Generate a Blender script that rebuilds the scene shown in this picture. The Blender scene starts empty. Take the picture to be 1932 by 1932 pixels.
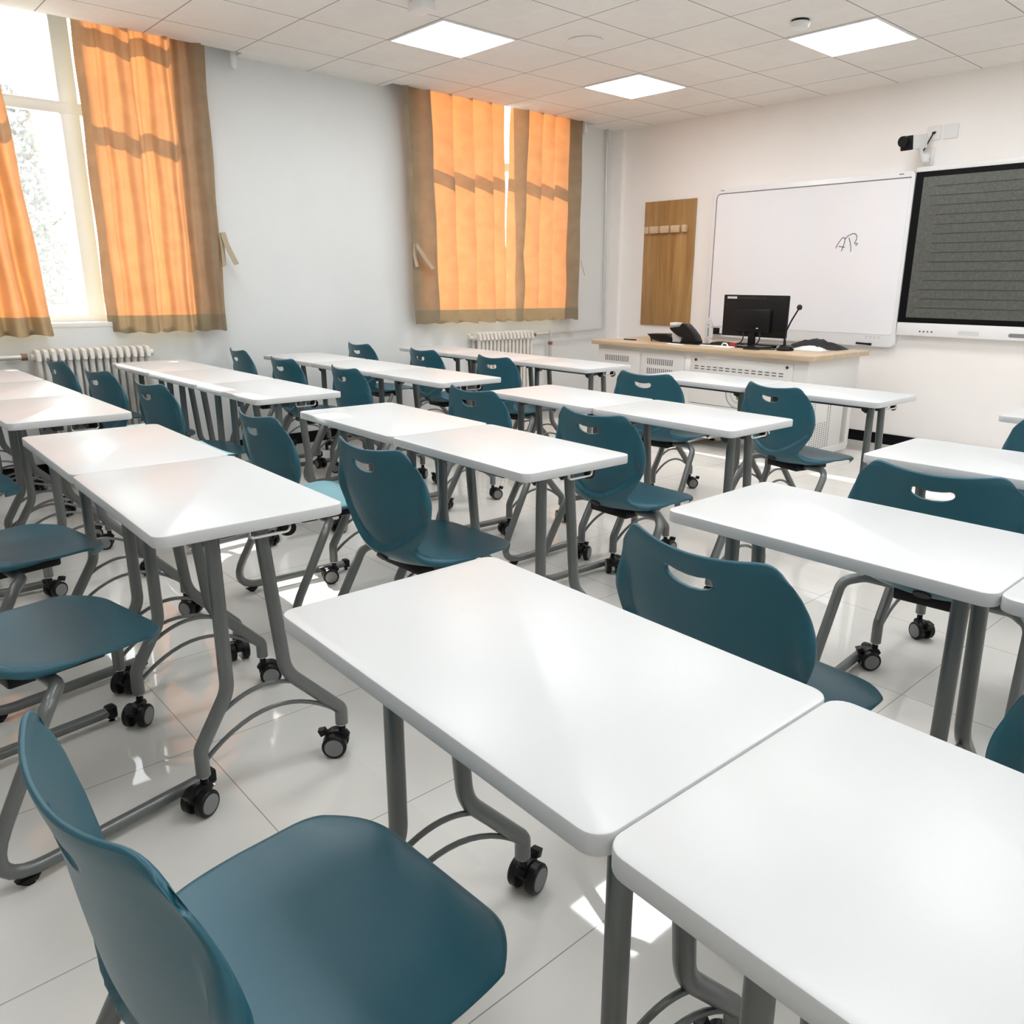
import bpy, bmesh, math, random
from math import sin, cos, pi, radians as R
from mathutils import Vector, Matrix
random.seed(7)
scene = bpy.context.scene
col = scene.collection

# ------------------------------------------------------------------ camera
def make_camera():
    yaw, pitch, roll = 0.82839, 0.27399, 0.00885
    fwd = Vector((-sin(yaw)*cos(pitch), cos(yaw)*cos(pitch), -sin(pitch)))
    right = Vector((cos(yaw), sin(yaw), 0)); up = right.cross(fwd)
    r2 = cos(roll)*right + sin(roll)*up; u2 = -sin(roll)*right + cos(roll)*up
    cd = bpy.data.cameras.new('camera'); cam = bpy.data.objects.new('camera', cd); col.objects.link(cam)
    cd.sensor_width = 36; cd.sensor_fit = 'HORIZONTAL'; cd.lens = 1492.05/1932*36
    cd.shift_x = -(1006.30-966)/1932; cd.shift_y = (955.46-966)/1932
    cd.clip_start = 0.02; cd.clip_end = 200
    m = Matrix((( r2.x, u2.x, -fwd.x, 0), (r2.y, u2.y, -fwd.y, 0), (r2.z, u2.z, -fwd.z, 1.27284), (0,0,0,1)))
    cam.matrix_world = m
    scene.camera = cam
make_camera()

# ------------------------------------------------------------------ world, sun, exposure
PANEL = 15.0
w = bpy.data.worlds.new('world'); scene.world = w; w.use_nodes = True
bg = w.node_tree.nodes['Background']; bg.inputs[0].default_value = (0.93, 0.97, 1.0, 1); bg.inputs[1].default_value = 5.0
sd = bpy.data.lights.new('sun', 'SUN'); sd.energy = 18.0; sd.color = (1.0, 0.93, 0.82); sd.angle = R(0.6)
sun = bpy.data.objects.new('sun', sd); col.objects.link(sun); sun.location = (-15, 1.5, 12)
sun.rotation_euler = Vector((1.0, 0.03, -0.68)).to_track_quat('-Z', 'Y').to_euler()
scene.view_settings.view_transform = 'Standard'; scene.view_settings.look = 'None'
scene.view_settings.exposure = 0.0; scene.view_settings.gamma = 1.0; scene.view_settings.use_curve_mapping = False
scene.cycles.max_bounces = 10; scene.cycles.diffuse_bounces = 6; scene.cycles.transparent_max_bounces = 12
scene.cycles.sample_clamp_indirect = 6.0

# ------------------------------------------------------------------ materials
def nodes(m): return m.node_tree.nodes, m.node_tree.links
def mat(name, c, rough=.5, metal=0., spec=.5, vary=0., scale=30., bump=0., bscale=400., coat=0.):
    m = bpy.data.materials.new(name); m.use_nodes = True; N, L = nodes(m); b = N['Principled BSDF']
    b.inputs['Base Color'].default_value = (*c, 1); b.inputs['Roughness'].default_value = rough
    b.inputs['Metallic'].default_value = metal; b.inputs['Specular IOR Level'].default_value = spec
    b.inputs['Coat Weight'].default_value = coat; b.inputs['Coat Roughness'].default_value = .1
    tc = N.new('ShaderNodeTexCoord')
    if vary:
        n = N.new('ShaderNodeTexNoise'); n.inputs['Scale'].default_value = scale; n.inputs['Detail'].default_value = 4
        L.new(tc.outputs['Object'], n.inputs['Vector'])
        r = N.new('ShaderNodeValToRGB'); r.color_ramp.elements[0].position = .3; r.color_ramp.elements[1].position = .7
        r.color_ramp.elements[0].color = (*[x*(1-vary) for x in c], 1); r.color_ramp.elements[1].color = (*[min(1, x*(1+vary)) for x in c], 1)
        L.new(n.outputs['Fac'], r.inputs[0]); L.new(r.outputs[0], b.inputs['Base Color'])
    if bump:
        n2 = N.new('ShaderNodeTexNoise'); n2.inputs['Scale'].default_value = bscale; n2.inputs['Detail'].default_value = 2
        L.new(tc.outputs['Object'], n2.inputs['Vector'])
        bp = N.new('ShaderNodeBump'); bp.inputs['Strength'].default_value = bump; bp.inputs['Distance'].default_value = .002
        L.new(n2.outputs['Fac'], bp.inputs['Height']); L.new(bp.outputs[0], b.inputs['Normal'])
    return m
def emit(name, c, s):
    m = bpy.data.materials.new(name); m.use_nodes = True; N, L = nodes(m); N.clear()
    e = N.new('ShaderNodeEmission'); e.inputs[0].default_value = (*c, 1); e.inputs[1].default_value = s
    o = N.new('ShaderNodeOutputMaterial'); L.new(e.outputs[0], o.inputs[0]); return m

def grid_lines(N, L, sep, axis, off, pitch, half):
    a = N.new('ShaderNodeMath'); a.operation = 'SUBTRACT'; a.inputs[1].default_value = off - pitch/2; L.new(sep.outputs[axis], a.inputs[0])
    d = N.new('ShaderNodeMath'); d.operation = 'DIVIDE'; d.inputs[1].default_value = pitch; L.new(a.outputs[0], d.inputs[0])
    f = N.new('ShaderNodeMath'); f.operation = 'FRACT'; L.new(d.outputs[0], f.inputs[0])
    s = N.new('ShaderNodeMath'); s.operation = 'SUBTRACT'; s.inputs[1].default_value = .5; L.new(f.outputs[0], s.inputs[0])
    b = N.new('ShaderNodeMath'); b.operation = 'ABSOLUTE'; L.new(s.outputs[0], b.inputs[0])
    l = N.new('ShaderNodeMath'); l.operation = 'LESS_THAN'; l.inputs[1].default_value = half/pitch; L.new(b.outputs[0], l.inputs[0])
    return l, d
def tile_mat(name, base, line, offx, offy, pitch, half, rough, vary, spec=.5, noise=1.5, cellvary=.03, bump=0.):
    m = bpy.data.materials.new(name); m.use_nodes = True; N, L = nodes(m); b = N['Principled BSDF']
    tc = N.new('ShaderNodeTexCoord'); sep = N.new('ShaderNodeSeparateXYZ'); L.new(tc.outputs['Object'], sep.inputs[0])
    lx, dx = grid_lines(N, L, sep, 0, offx, pitch, half); ly, dy = grid_lines(N, L, sep, 1, offy, pitch, half)
    mx = N.new('ShaderNodeMath'); mx.operation = 'MAXIMUM'; L.new(lx.outputs[0], mx.inputs[0]); L.new(ly.outputs[0], mx.inputs[1])
    n = N.new('ShaderNodeTexNoise'); n.inputs['Scale'].default_value = noise; n.inputs['Detail'].default_value = 7; n.inputs['Distortion'].default_value = 1.2
    L.new(tc.outputs['Object'], n.inputs['Vector'])
    r = N.new('ShaderNodeValToRGB'); r.color_ramp.elements[0].position = .32; r.color_ramp.elements[1].position = .68
    r.color_ramp.elements[0].color = (*[x*(1-vary) for x in base], 1); r.color_ramp.elements[1].color = (*[min(1, x*(1+vary)) for x in base], 1)
    L.new(n.outputs['Fac'], r.inputs[0])
    # per tile brightness
    fx = N.new('ShaderNodeMath'); fx.operation = 'ROUND'; L.new(dx.outputs[0], fx.inputs[0])
    fl = []
    for d_ in (dx, dy):
        q = N.new('ShaderNodeMath'); q.operation = 'FLOOR'; L.new(d_.outputs[0], q.inputs[0]); fl.append(q)
    cb = N.new('ShaderNodeCombineXYZ'); L.new(fl[0].outputs[0], cb.inputs[0]); L.new(fl[1].outputs[0], cb.inputs[1])
    wn = N.new('ShaderNodeTexWhiteNoise'); L.new(cb.outputs[0], wn.inputs['Vector'])
    mr = N.new('ShaderNodeMapRange'); mr.inputs['To Min'].default_value = 1-cellvary; mr.inputs['To Max'].default_value = 1+cellvary
    L.new(wn.outputs['Value'], mr.inputs['Value'])
    mul = N.new('ShaderNodeVectorMath'); mul.operation = 'SCALE'; L.new(r.outputs[0], mul.inputs[0]); L.new(mr.outputs[0], mul.inputs['Scale'])
    mix = N.new('ShaderNodeMix'); mix.data_type = 'RGBA'; L.new(mx.outputs[0], mix.inputs[0])
    L.new(mul.outputs[0], mix.inputs[6]); mix.inputs[7].default_value = (*line, 1)
    L.new(mix.outputs[2], b.inputs['Base Color'])
    b.inputs['Roughness'].default_value = rough; b.inputs['Specular IOR Level'].default_value = spec
    if bump:
        v = N.new('ShaderNodeTexVoronoi'); v.inputs['Scale'].default_value = 55; L.new(tc.outputs['Object'], v.inputs['Vector'])
        bp = N.new('ShaderNodeBump'); bp.inputs['Strength'].default_value = bump; bp.inputs['Distance'].default_value = .003
        L.new(v.outputs['Distance'], bp.inputs['Height']); L.new(bp.outputs[0], b.inputs['Normal'])
    return m

GX, GY = -4.895, 3.171
M = {}
M['floor'] = tile_mat('floor_tile', (.75, .73, .69), (.36, .34, .31), -0.89, .647, .6, .0014, .035, .05, spec=.6, noise=1.3)
M['ceil'] = tile_mat('ceiling_tile', (.86, .835, .80), (.30, .29, .28), GX, GY, .6, .0035, .8, .015, spec=.2, noise=8, cellvary=.02, bump=.25)
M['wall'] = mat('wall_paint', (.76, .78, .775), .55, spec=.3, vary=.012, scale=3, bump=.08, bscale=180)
M['wallb'] = mat('back_wall_low_bounce', (.45, .44, .42), .6, spec=.3, vary=.012, scale=3)  # unseen wall, darkened to cut bounce light onto the chair backs
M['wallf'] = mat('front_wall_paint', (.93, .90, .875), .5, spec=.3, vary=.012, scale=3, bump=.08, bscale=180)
M['black'] = mat('black_plastic', (.010, .010, .011), .35, spec=.22)
M['blackm'] = mat('black_matt', (.01, .01, .011), .6)
M['skirt'] = mat('black_skirting', (.005, .005, .006), .4, spec=.12)
M['white'] = mat('white_plastic', (.82, .82, .82), .35)
M['pvc'] = mat('white_window_pvc', (.86, .84, .80), .3)
M['laminate'] = mat('white_laminate', (.70, .715, .72), .32, spec=.4, vary=.012, scale=6)
M['edge'] = mat('grey_edge_band', (.68, .685, .69), .4)
M['steel'] = mat('grey_painted_steel', (.17, .178, .175), .32, metal=.35, spec=.5)
M['steel2'] = mat('dark_steel', (.05, .052, .053), .4, metal=.2)
M['chrome'] = mat('chrome', (.75, .75, .75), .15, metal=1.)
M['hub'] = mat('grey_wheel_hub', (.22, .22, .22), .45)
M['teal'] = mat('teal_polypropylene', (.015, .105, .150), .38, spec=.6, vary=.03, scale=5, bump=.12, bscale=700)
M['rad'] = mat('cream_radiator_paint', (.74, .71, .66), .35, vary=.02, scale=5)
M['pipe'] = mat('silver_pipe_paint', (.62, .60, .58), .35, metal=.3, vary=.05, scale=8)
M['rust'] = mat('brown_pipe_joint', (.22, .12, .08), .5)
M['metalw'] = mat('white_painted_metal', (.78, .77, .755), .4, vary=.01, scale=4)
M['slot'] = mat('dark_slot', (.10, .10, .10), .6)
M['gloss'] = mat('whiteboard_enamel', (.90, .90, .935), .07, spec=.5)
M['frame'] = mat('white_board_frame', (.86, .86, .87), .3)
M['greyl'] = mat('grey_line', (.18, .18, .19), .4)
M['ink'] = mat('black_marker_ink', (.04, .04, .045), .6)
M['screen'] = mat('dark_screen_glass', (.10, .105, .095), .25, spec=.6, vary=.12, scale=60)
M['rule'] = mat('screen_ruled_line', (.03, .032, .028), .4)
M['red'] = mat('red_plastic', (.35, .03, .03), .4)
M['paper'] = mat('white_paper', (.88, .88, .87), .7)
M['green'] = mat('emblem_green', (.22, .34, .10), .5)
M['greyp'] = mat('emblem_grey', (.35, .36, .35), .5)
M['creamwood'] = mat('pale_birch', (.66, .50, .32), .4, vary=.06, scale=20)
M['strap'] = mat('khaki_strap', (.42, .35, .25), .8, bump=.3, bscale=500)
M['panel'] = emit('led_panel', (.96, .985, 1), PANEL)
M['panel_dim'] = emit('led_panel_dimmed', (.96, .985, 1), PANEL*.6)
M['panelb'] = mat('white_fixture_rim', (.85, .85, .85), .4)
M['concrete'] = mat('outside_paving', (.5, .5, .48), .9, vary=.1, scale=1)
M['bark'] = mat('bark', (.12, .08, .05), .9, vary=.3, scale=10)

def wood(name, c1, c2, sx, sy, sz, rough=.4):
    m = bpy.data.materials.new(name); m.use_nodes = True; N, L = nodes(m); b = N['Principled BSDF']
    tc = N.new('ShaderNodeTexCoord'); mp = N.new('ShaderNodeMapping'); mp.inputs['Scale'].default_value = (sx, sy, sz)
    L.new(tc.outputs['Object'], mp.inputs[0])
    n = N.new('ShaderNodeTexNoise'); n.inputs['Scale'].default_value = 1; n.inputs['Detail'].default_value = 6; n.inputs['Distortion'].default_value = 1.5
    L.new(mp.outputs[0], n.inputs['Vector'])
    r = N.new('ShaderNodeValToRGB'); e = r.color_ramp.elements; e[0].position = .3; e[1].position = .72
    e[0].color = (*c1, 1); e[1].color = (*c2, 1); L.new(n.outputs['Fac'], r.inputs[0]); L.new(r.outputs[0], b.inputs['Base Color'])
    b.inputs['Roughness'].default_value = rough; return m
M['oak'] = wood('oak_veneer', (.30, .155, .05), (.50, .30, .115), 9, 9, .9)
M['desktop'] = wood('pale_oak_desktop', (.52, .38, .24), (.66, .51, .35), 1.2, 14, 14)

def curtain_mat(name, dif, tra, fac):
    m = bpy.data.materials.new(name); m.use_nodes = True; N, L = nodes(m); N.clear()
    tc = N.new('ShaderNodeTexCoord'); n = N.new('ShaderNodeTexNoise'); n.inputs['Scale'].default_value = 9; n.inputs['Detail'].default_value = 8
    L.new(tc.outputs['Object'], n.inputs['Vector'])
    mr = N.new('ShaderNodeMapRange'); mr.inputs['From Min'].default_value = .3; mr.inputs['From Max'].default_value = .7
    mr.inputs['To Min'].default_value = .9; mr.inputs['To Max'].default_value = 1.08; L.new(n.outputs['Fac'], mr.inputs['Value'])
    sh = []
    for t, c in (('ShaderNodeBsdfDiffuse', dif), ('ShaderNodeBsdfTranslucent', tra)):
        v = N.new('ShaderNodeVectorMath'); v.operation = 'SCALE'; v.inputs[0].default_value = c; L.new(mr.outputs[0], v.inputs['Scale'])
        s = N.new(t); L.new(v.outputs[0], s.inputs[0]); sh.append(s)
    mx = N.new('ShaderNodeMixShader'); mx.inputs[0].default_value = fac
    L.new(sh[0].outputs[0], mx.inputs[1]); L.new(sh[1].outputs[0], mx.inputs[2])
    o = N.new('ShaderNodeOutputMaterial'); L.new(mx.outputs[0], o.inputs[0]); return m
M['curtain'] = curtain_mat('orange_khaki_curtain', (.41, .385, .275), (.47, .158, .046), .40)
M['hem'] = curtain_mat('curtain_hem_double', (.40, .335, .235), (.13, .08, .035), .35)

def glass_mat():
    m = bpy.data.materials.new('window_glass'); m.use_nodes = True; N, L = nodes(m); N.clear()
    t = N.new('ShaderNodeBsdfTransparent'); t.inputs[0].default_value = (.97, .985, .98, 1)
    d = N.new('ShaderNodeBsdfTranslucent'); d.inputs[0].default_value = (.95, .96, .97, 1)
    g = N.new('ShaderNodeBsdfGlossy'); g.inputs['Roughness'].default_value = .02
    x0 = N.new('ShaderNodeMixShader'); x0.inputs[0].default_value = .035; L.new(t.outputs[0], x0.inputs[1]); L.new(d.outputs[0], x0.inputs[2])
    f = N.new('ShaderNodeFresnel'); f.inputs[0].default_value = 1.35
    x = N.new('ShaderNodeMixShader'); L.new(f.outputs[0], x.inputs[0]); L.new(x0.outputs[0], x.inputs[1]); L.new(g.outputs[0], x.inputs[2])
    o = N.new('ShaderNodeOutputMaterial'); L.new(x.outputs[0], o.inputs[0]); return m
M['glass'] = glass_mat()
def leaf_mat():
    m = bpy.data.materials.new('glare_leaf'); m.use_nodes = True; N, L = nodes(m); N.clear()
    d = N.new('ShaderNodeBsdfDiffuse'); d.inputs[0].default_value = (.42, .435, .42, 1)  # greyed and lightened: overexposure by window glare is put into the colour
    t = N.new('ShaderNodeBsdfTranslucent'); t.inputs[0].default_value = (.26, .27, .25, 1)
    x = N.new('ShaderNodeMixShader'); x.inputs[0].default_value = .5; L.new(d.outputs[0], x.inputs[1]); L.new(t.outputs[0], x.inputs[2])
    o = N.new('ShaderNodeOutputMaterial'); L.new(x.outputs[0], o.inputs[0]); return m
M['glare_leaf'] = leaf_mat()
def bottle_mat():
    m = bpy.data.materials.new('clear_bottle_plastic'); m.use_nodes = True; b = m.node_tree.nodes['Principled BSDF']
    b.inputs['Base Color'].default_value = (.93, .95, .97, 1); b.inputs['Roughness'].default_value = .08
    b.inputs['Transmission Weight'].default_value = .75; b.inputs['IOR'].default_value = 1.15; return m
M['bottle'] = bottle_mat()

# ------------------------------------------------------------------ mesh helpers
def bm_new(): return bmesh.new()
def add_box(bm, x0, x1, y0, y1, z0, z1, bev=0., seg=2, mi=0):
    vs = [bm.verts.new((x, y, z)) for x in (x0, x1) for y in (y0, y1) for z in (z0, z1)]
    fs = [bm.faces.new([vs[i] for i in q]) for q in ((0,1,3,2),(4,6,7,5),(0,4,5,1),(2,3,7,6),(0,2,6,4),(1,5,7,3))]
    for f in fs: f.material_index = mi
    if bev:
        es = list({e for f in fs for e in f.edges})
        r = bmesh.ops.bevel(bm, geom=es, offset=bev, segments=seg, affect='EDGES', profile=.5)
        for f in r['faces']: f.material_index = mi
    return vs
def add_prism(bm, outline, a0, a1, axis='x', mi=0, bev=0., seg=2):
    """outline: 2D points; extruded along axis. axis x -> (a, u, v); y -> (u, a, v); z -> (u, v, a)"""
    def P(u, v, a): return {'x': (a, u, v), 'y': (u, a, v), 'z': (u, v, a)}[axis]
    A = [bm.verts.new(P(u, v, a0)) for u, v in outline]; B = [bm.verts.new(P(u, v, a1)) for u, v in outline]
    n = len(outline); fs = [bm.faces.new(A[::-1]), bm.faces.new(B)]
    for i in range(n): fs.append(bm.faces.new((A[i], A[(i+1) % n], B[(i+1) % n], B[i])))
    for f in fs: f.material_index = mi
    bmesh.ops.recalc_face_normals(bm, faces=fs)
    if bev:
        es = list(set(fs[0].edges) | set(fs[1].edges))
        r = bmesh.ops.bevel(bm, geom=es, offset=bev, segments=seg, affect='EDGES', profile=.5)
        for f in r['faces']: f.material_index = mi
def fillet(pts, rad, n=6):
    pts = [Vector(p) for p in pts]; out = [pts[0]]
    for i in range(1, len(pts)-1):
        a, b, c = pts[i-1], pts[i], pts[i+1]; r = rad[i-1] if isinstance(rad, (list, tuple)) else rad
        u = (a-b).normalized(); v = (c-b).normalized(); ang = u.angle(v)
        d = min(r/max(math.tan(ang/2), 1e-4), (a-b).length*.49, (c-b).length*.49)
        p0 = b+u*d; p1 = b+v*d
        for k in range(n+1):
            t = k/n; out.append(p0*(1-t)**2 + b*2*t*(1-t) + p1*t*t)
    out.append(pts[-1]); return out
def add_tube(bm, pts, r, n=10, mi=0, caps=True, flat=1.):
    pts = [Vector(p) for p in pts]; rings = []
    t0 = (pts[1]-pts[0]).normalized(); ref = Vector((1, 0, 0)) if abs(t0.x) < .9 else Vector((0, 0, 1))
    nrm = (ref - t0*ref.dot(t0)).normalized()
    for i, p in enumerate(pts):
        t = ((pts[min(i+1, len(pts)-1)]-pts[max(i-1, 0)])).normalized()
        nrm = (nrm - t*nrm.dot(t)).normalized(); b = t.cross(nrm)
        rr = r[i] if isinstance(r, (list, tuple)) else r
        rings.append([bm.verts.new(p + nrm*cos(2*pi*k/n)*rr*flat + b*sin(2*pi*k/n)*rr) for k in range(n)])
    for i in range(len(rings)-1):
        for k in range(n):
            f = bm.faces.new((rings[i][k], rings[i][(k+1) % n], rings[i+1][(k+1) % n], rings[i+1][k])); f.material_index = mi
    if caps:
        f = bm.faces.new(rings[0][::-1]); f.material_index = mi; f = bm.faces.new(rings[-1]); f.material_index = mi
def add_cyl(bm, p0, p1, r, n=16, mi=0, r1=None): add_tube(bm, [p0, p1], [r, r if r1 is None else r1], n, mi)
def add_lathe(bm, prof, c=(0, 0, 0), axis='z', n=20, mi=0):
    c = Vector(c); rings = []
    for r, h in prof:
        ring = []
        for k in range(n):
            a = 2*pi*k/n; u, v = r*cos(a), r*sin(a)
            ring.append(bm.verts.new(c + Vector({'z': (u, v, h), 'x': (h, u, v), 'y': (u, h, v)}[axis])))
        rings.append(ring)
    fs = []
    for i in range(len(rings)-1):
        for k in range(n): fs.append(bm.faces.new((rings[i][k], rings[i][(k+1) % n], rings[i+1][(k+1) % n], rings[i+1][k])))
    fs.append(bm.faces.new(rings[0])); fs.append(bm.faces.new(rings[-1]))
    for f in fs: f.material_index = mi
    bmesh.ops.recalc_face_normals(bm, faces=fs)
def rrect(x0, x1, y0, y1, r, n=6):
    o = []
    for cx, cy, a0 in ((x1-r, y1-r, 0), (x0+r, y1-r, 90), (x0+r, y0+r, 180), (x1-r, y0+r, 270)):
        for k in range(n+1):
            a = R(a0+90*k/n); o.append((cx+r*cos(a), cy+r*sin(a)))
    return o
def obj(name, bm, m, parent=None, smooth=True, ang=35, loc=None):
    me = bpy.data.meshes.new(name); bm.normal_update(); bm.to_mesh(me); bm.free()
    for q in (m if isinstance(m, (list, tuple)) else [m]): me.materials.append(M[q] if isinstance(q, str) else q)
    if smooth:
        me.shade_smooth(); me.set_sharp_from_angle(angle=R(ang))
    o = bpy.data.objects.new(name, me); col.objects.link(o)
    if parent: o.parent = parent
    if loc: o.location = loc
    return o
def boxo(name, x0, x1, y0, y1, z0, z1, m, parent=None, bev=0.):
    bm = bm_new(); add_box(bm, x0, x1, y0, y1, z0, z1, bev); return obj(name, bm, m, parent)
def tag(o, label, cat, group=None, kind=None):
    o['label'] = label; o['category'] = cat
    if group: o['group'] = group
    if kind: o['kind'] = kind
    return o
def thing(name, label, cat, loc=(0, 0, 0), rz=0., group=None):
    o = bpy.data.objects.new(name, None); o.empty_display_size = .1; col.objects.link(o)
    o.location = loc; o.rotation_euler = (0, 0, rz); return tag(o, label, cat, group)
def struct(o, label=None):
    o['kind'] = 'structure'
    if label: o['label'] = label
    return o
def dup(root, loc, rz, label, group=None):
    r = root.copy(); col.objects.link(r); r.location = loc; r.rotation_euler = (0, 0, rz); r['label'] = label
    if group: r['group'] = group
    for ch in list(root.children):
        c = ch.copy(); col.objects.link(c); c.parent = r
        for g in list(ch.children):
            d = g.copy(); col.objects.link(d); d.parent = c
    return r

# ================================================================== ROOM
XW, XE, YB, YF, HC = -6.0, 1.9, -1.9, 6.62, 2.79
TOP = 3.15
WIN = [(0.53, 2.20), (4.16, 5.83)]
Z0W = 1.0
boxf = lambda n, *a, **k: struct(boxo(n, *a, **k))
boxf('floor', XW-.3, XE+.2, YB-.2, YF+.2, -.1, 0, 'floor')
# window wall built round its two openings
bm = bm_new(); xo = XW-.30
add_box(bm, xo, XW, YB-.2, YF+.2, 0, Z0W)
ys = [YB-.2, WIN[0][0], WIN[0][1], WIN[1][0], WIN[1][1], YF+.2]
for a, b in ((0, 1), (2, 3), (4, 5)): add_box(bm, xo, XW, ys[a], ys[b], Z0W, TOP+.1)
for a, b in ((1, 2), (3, 4)): add_box(bm, xo, XW, ys[a], ys[b], TOP-.03, TOP+.1)
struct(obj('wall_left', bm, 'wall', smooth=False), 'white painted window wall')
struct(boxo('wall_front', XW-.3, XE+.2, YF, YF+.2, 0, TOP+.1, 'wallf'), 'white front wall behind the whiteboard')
struct(boxo('wall_right', XE, XE+.2, YB-.2, YF+.2, 0, TOP+.1, 'wall'))
struct(boxo('wall_back', XW-.3, XE+.2, YB-.2, YB, 0, TOP+.1, 'wallb'))
# suspended ceiling stops short of the wall above both windows (curtain slots)
SL = [(0.0, 2.62), (3.83, 6.15)]; XS = -5.865
bm = bm_new(); add_box(bm, XS, XE, YB, YF, HC, HC+.03)
for a, b in ((YB, SL[0][0]), (SL[0][1], SL[1][0]), (SL[1][1], YF)): add_box(bm, XW, XS, a, b, HC, HC+.03)
struct(obj('ceiling', bm, 'ceil', smooth=False), 'grey white suspended tile ceiling')
struct(boxo('light_block_slab', XW-.3, XE+.2, YB-.2, YF+.2, TOP+.1, TOP+.2, 'wall'))  # unseen slab added above the suspended ceiling to block outside light
struct(boxo('baseboard_front', XW, XE, YF-.012, YF, 0, .088, 'skirt'))
struct(boxo('baseboard_left', XW, XW+.012, YB, YF-.012, 0, .09, 'skirt'))
struct(boxo('baseboard_right', XE-.012, XE, YB, YF-.012, 0, .09, 'skirt'))
struct(boxo('baseboard_back', XW+.012, XE-.012, YB, YB+.012, 0, .09, 'skirt'))
struct(boxo('trim_1', XW, -5.86, YF-.05, YF, 0.0, HC, 'wallf'), 'narrow white corner pilaster')
# windows
def window(idx, y0, y1):
    xg = -6.20; parts = []
    bm = bm_new(); t = .055; xa, xb = xg-.03, xg+.03
    add_box(bm, xa, xb, y0, y0+t, Z0W, TOP, .004); add_box(bm, xa, xb, y1-t, y1, Z0W, TOP, .004)
    add_box(bm, xa, xb, y0, y1, Z0W, Z0W+.045, .004)
    ym = y0+1.035
    add_box(bm, xa+.001, xb-.001, ym-.055, ym+.055, Z0W+.04, TOP, .004)
    add_box(bm, xa-.002, xb+.002, y0, y1, 2.305, 2.375, .004)
    if idx == 1: add_box(bm, xa, xb, y0, y1, 2.87, 2.94, .004)
    fr = obj('window_%d' % idx, bm, 'pvc'); struct(fr, 'white framed window with transom')
    for (a, b) in ((y0+t, ym-.055), (ym+.055, y1-t)):
        for (c, d) in ((Z0W+.045, 2.305), (2.375, TOP)):
            boxo('pane', xg-.003, xg+.003, a, b, c, d, 'glass', fr)
    bm = bm_new(); add_box(bm, XW-.17, XW+.004, y0, y1, Z0W-.03, Z0W+.002, .004)
    obj('window_sill', bm, 'pvc', fr)
for i, (a, b) in enumerate(WIN): window(i+1, a, b)

# ceiling lights on the 1.8 m grid
def ceiling_light(cx, cy, label, group='square ceiling light panels', pm='panel'):
    t = thing('ceiling_light', label, 'light', (cx, cy, HC), 0, group)
    bm = bm_new()
    for a in ((-.298, .298, .282, .298), (-.298, .298, -.298, -.282), (-.298, -.282, -.282, .282), (.282, .298, -.282, .282)):
        add_box(bm, *a, -.008, .0)
    obj('frame', bm, 'panelb', t)
    bm = bm_new(); add_prism(bm, rrect(-.283, .283, -.283, .283, .02), -.006, -.001, 'z'); obj('diffuser', bm, pm, t, smooth=False)
LBL = {(-4.595, 3.471): 'lit square ceiling panel beside the round ceiling speaker, nearest the left of the photo',
       (-4.595, 5.271): 'lit square ceiling panel in front of the curtained far window, closest to the room corner',
       (-2.795, 5.271): 'lit square ceiling panel next to the smoke detector, above the whiteboard'}
for cx in (-4.595, -2.795, -.995, .805):
    for cy in (5.271, 3.471, 1.671, -.129):
        if (cx, cy) == (-4.595, 1.671): lab = 'lit square ceiling panel out of view behind the window-side desks'
        lab = LBL.get((cx, cy), 'lit square ceiling panel out of view, placed on the grid of the visible panels')
        ceiling_light(cx, cy, lab, pm='panel_dim' if cy < 0 else 'panel')  # rear row is unseen, added to brighten the near floor, at reduced output

# ------------------------------------------------------------------ curtains
def curtain(name, label, y0, y1, yfun0, yfun1, fold, z0=.93, z1=2.93, lead=None, nU=150, nV=40, zh=1.045):
    """sheet between the two edge curves yfun0(z), yfun1(z); fold(y) gives the offset towards the room"""
    xc = -5.885
    def P(u, z, dx=0.):
        a, b = yfun0(z), yfun1(z); y = a+(b-a)*u
        return Vector((xc + fold(y0+(y1-y0)*u, z) + dx, y + .004*sin(9*z+20*u), z + (.006*sin(u*37) if z < zh-.02 else 0)))
    t = thing('curtain', label, 'curtain', (xc, (y0+y1)/2, z0)); o0 = Vector(t.location)
    def sheet(zs, dx=0.):
        bm = bm_new(); g = [[bm.verts.new(P(i/nU, z, dx)-o0) for i in range(nU+1)] for z in zs]
        for j in range(len(zs)-1):
            for i in range(nU): bm.faces.new((g[j][i], g[j][i+1], g[j+1][i+1], g[j+1][i]))
        return bm
    obj('cloth', sheet([zh+(z1-zh)*k/nV for k in range(nV+1)]), 'curtain', t, ang=60)
    obj('hem', sheet([z0+(zh-z0)*k/5 for k in range(6)], .0), 'hem', t, ang=60)
    return t
def saw(y, y0, per, amp, sharp=.16):
    f = ((y-y0)/per) % 1.0
    return amp*((f/(1-sharp))**1.9 if f < 1-sharp else (1-f)/sharp) - amp*.45
lin = lambda a, b: (lambda z: a+(b-a)*(z-.93)/1.86)      # a at the hem, b at the ceiling
def soft(y, y0, per, amp):
    f = (y-y0)/per*2*pi; return amp*(sin(f)+.35*sin(2*f+.8))*.6
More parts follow.
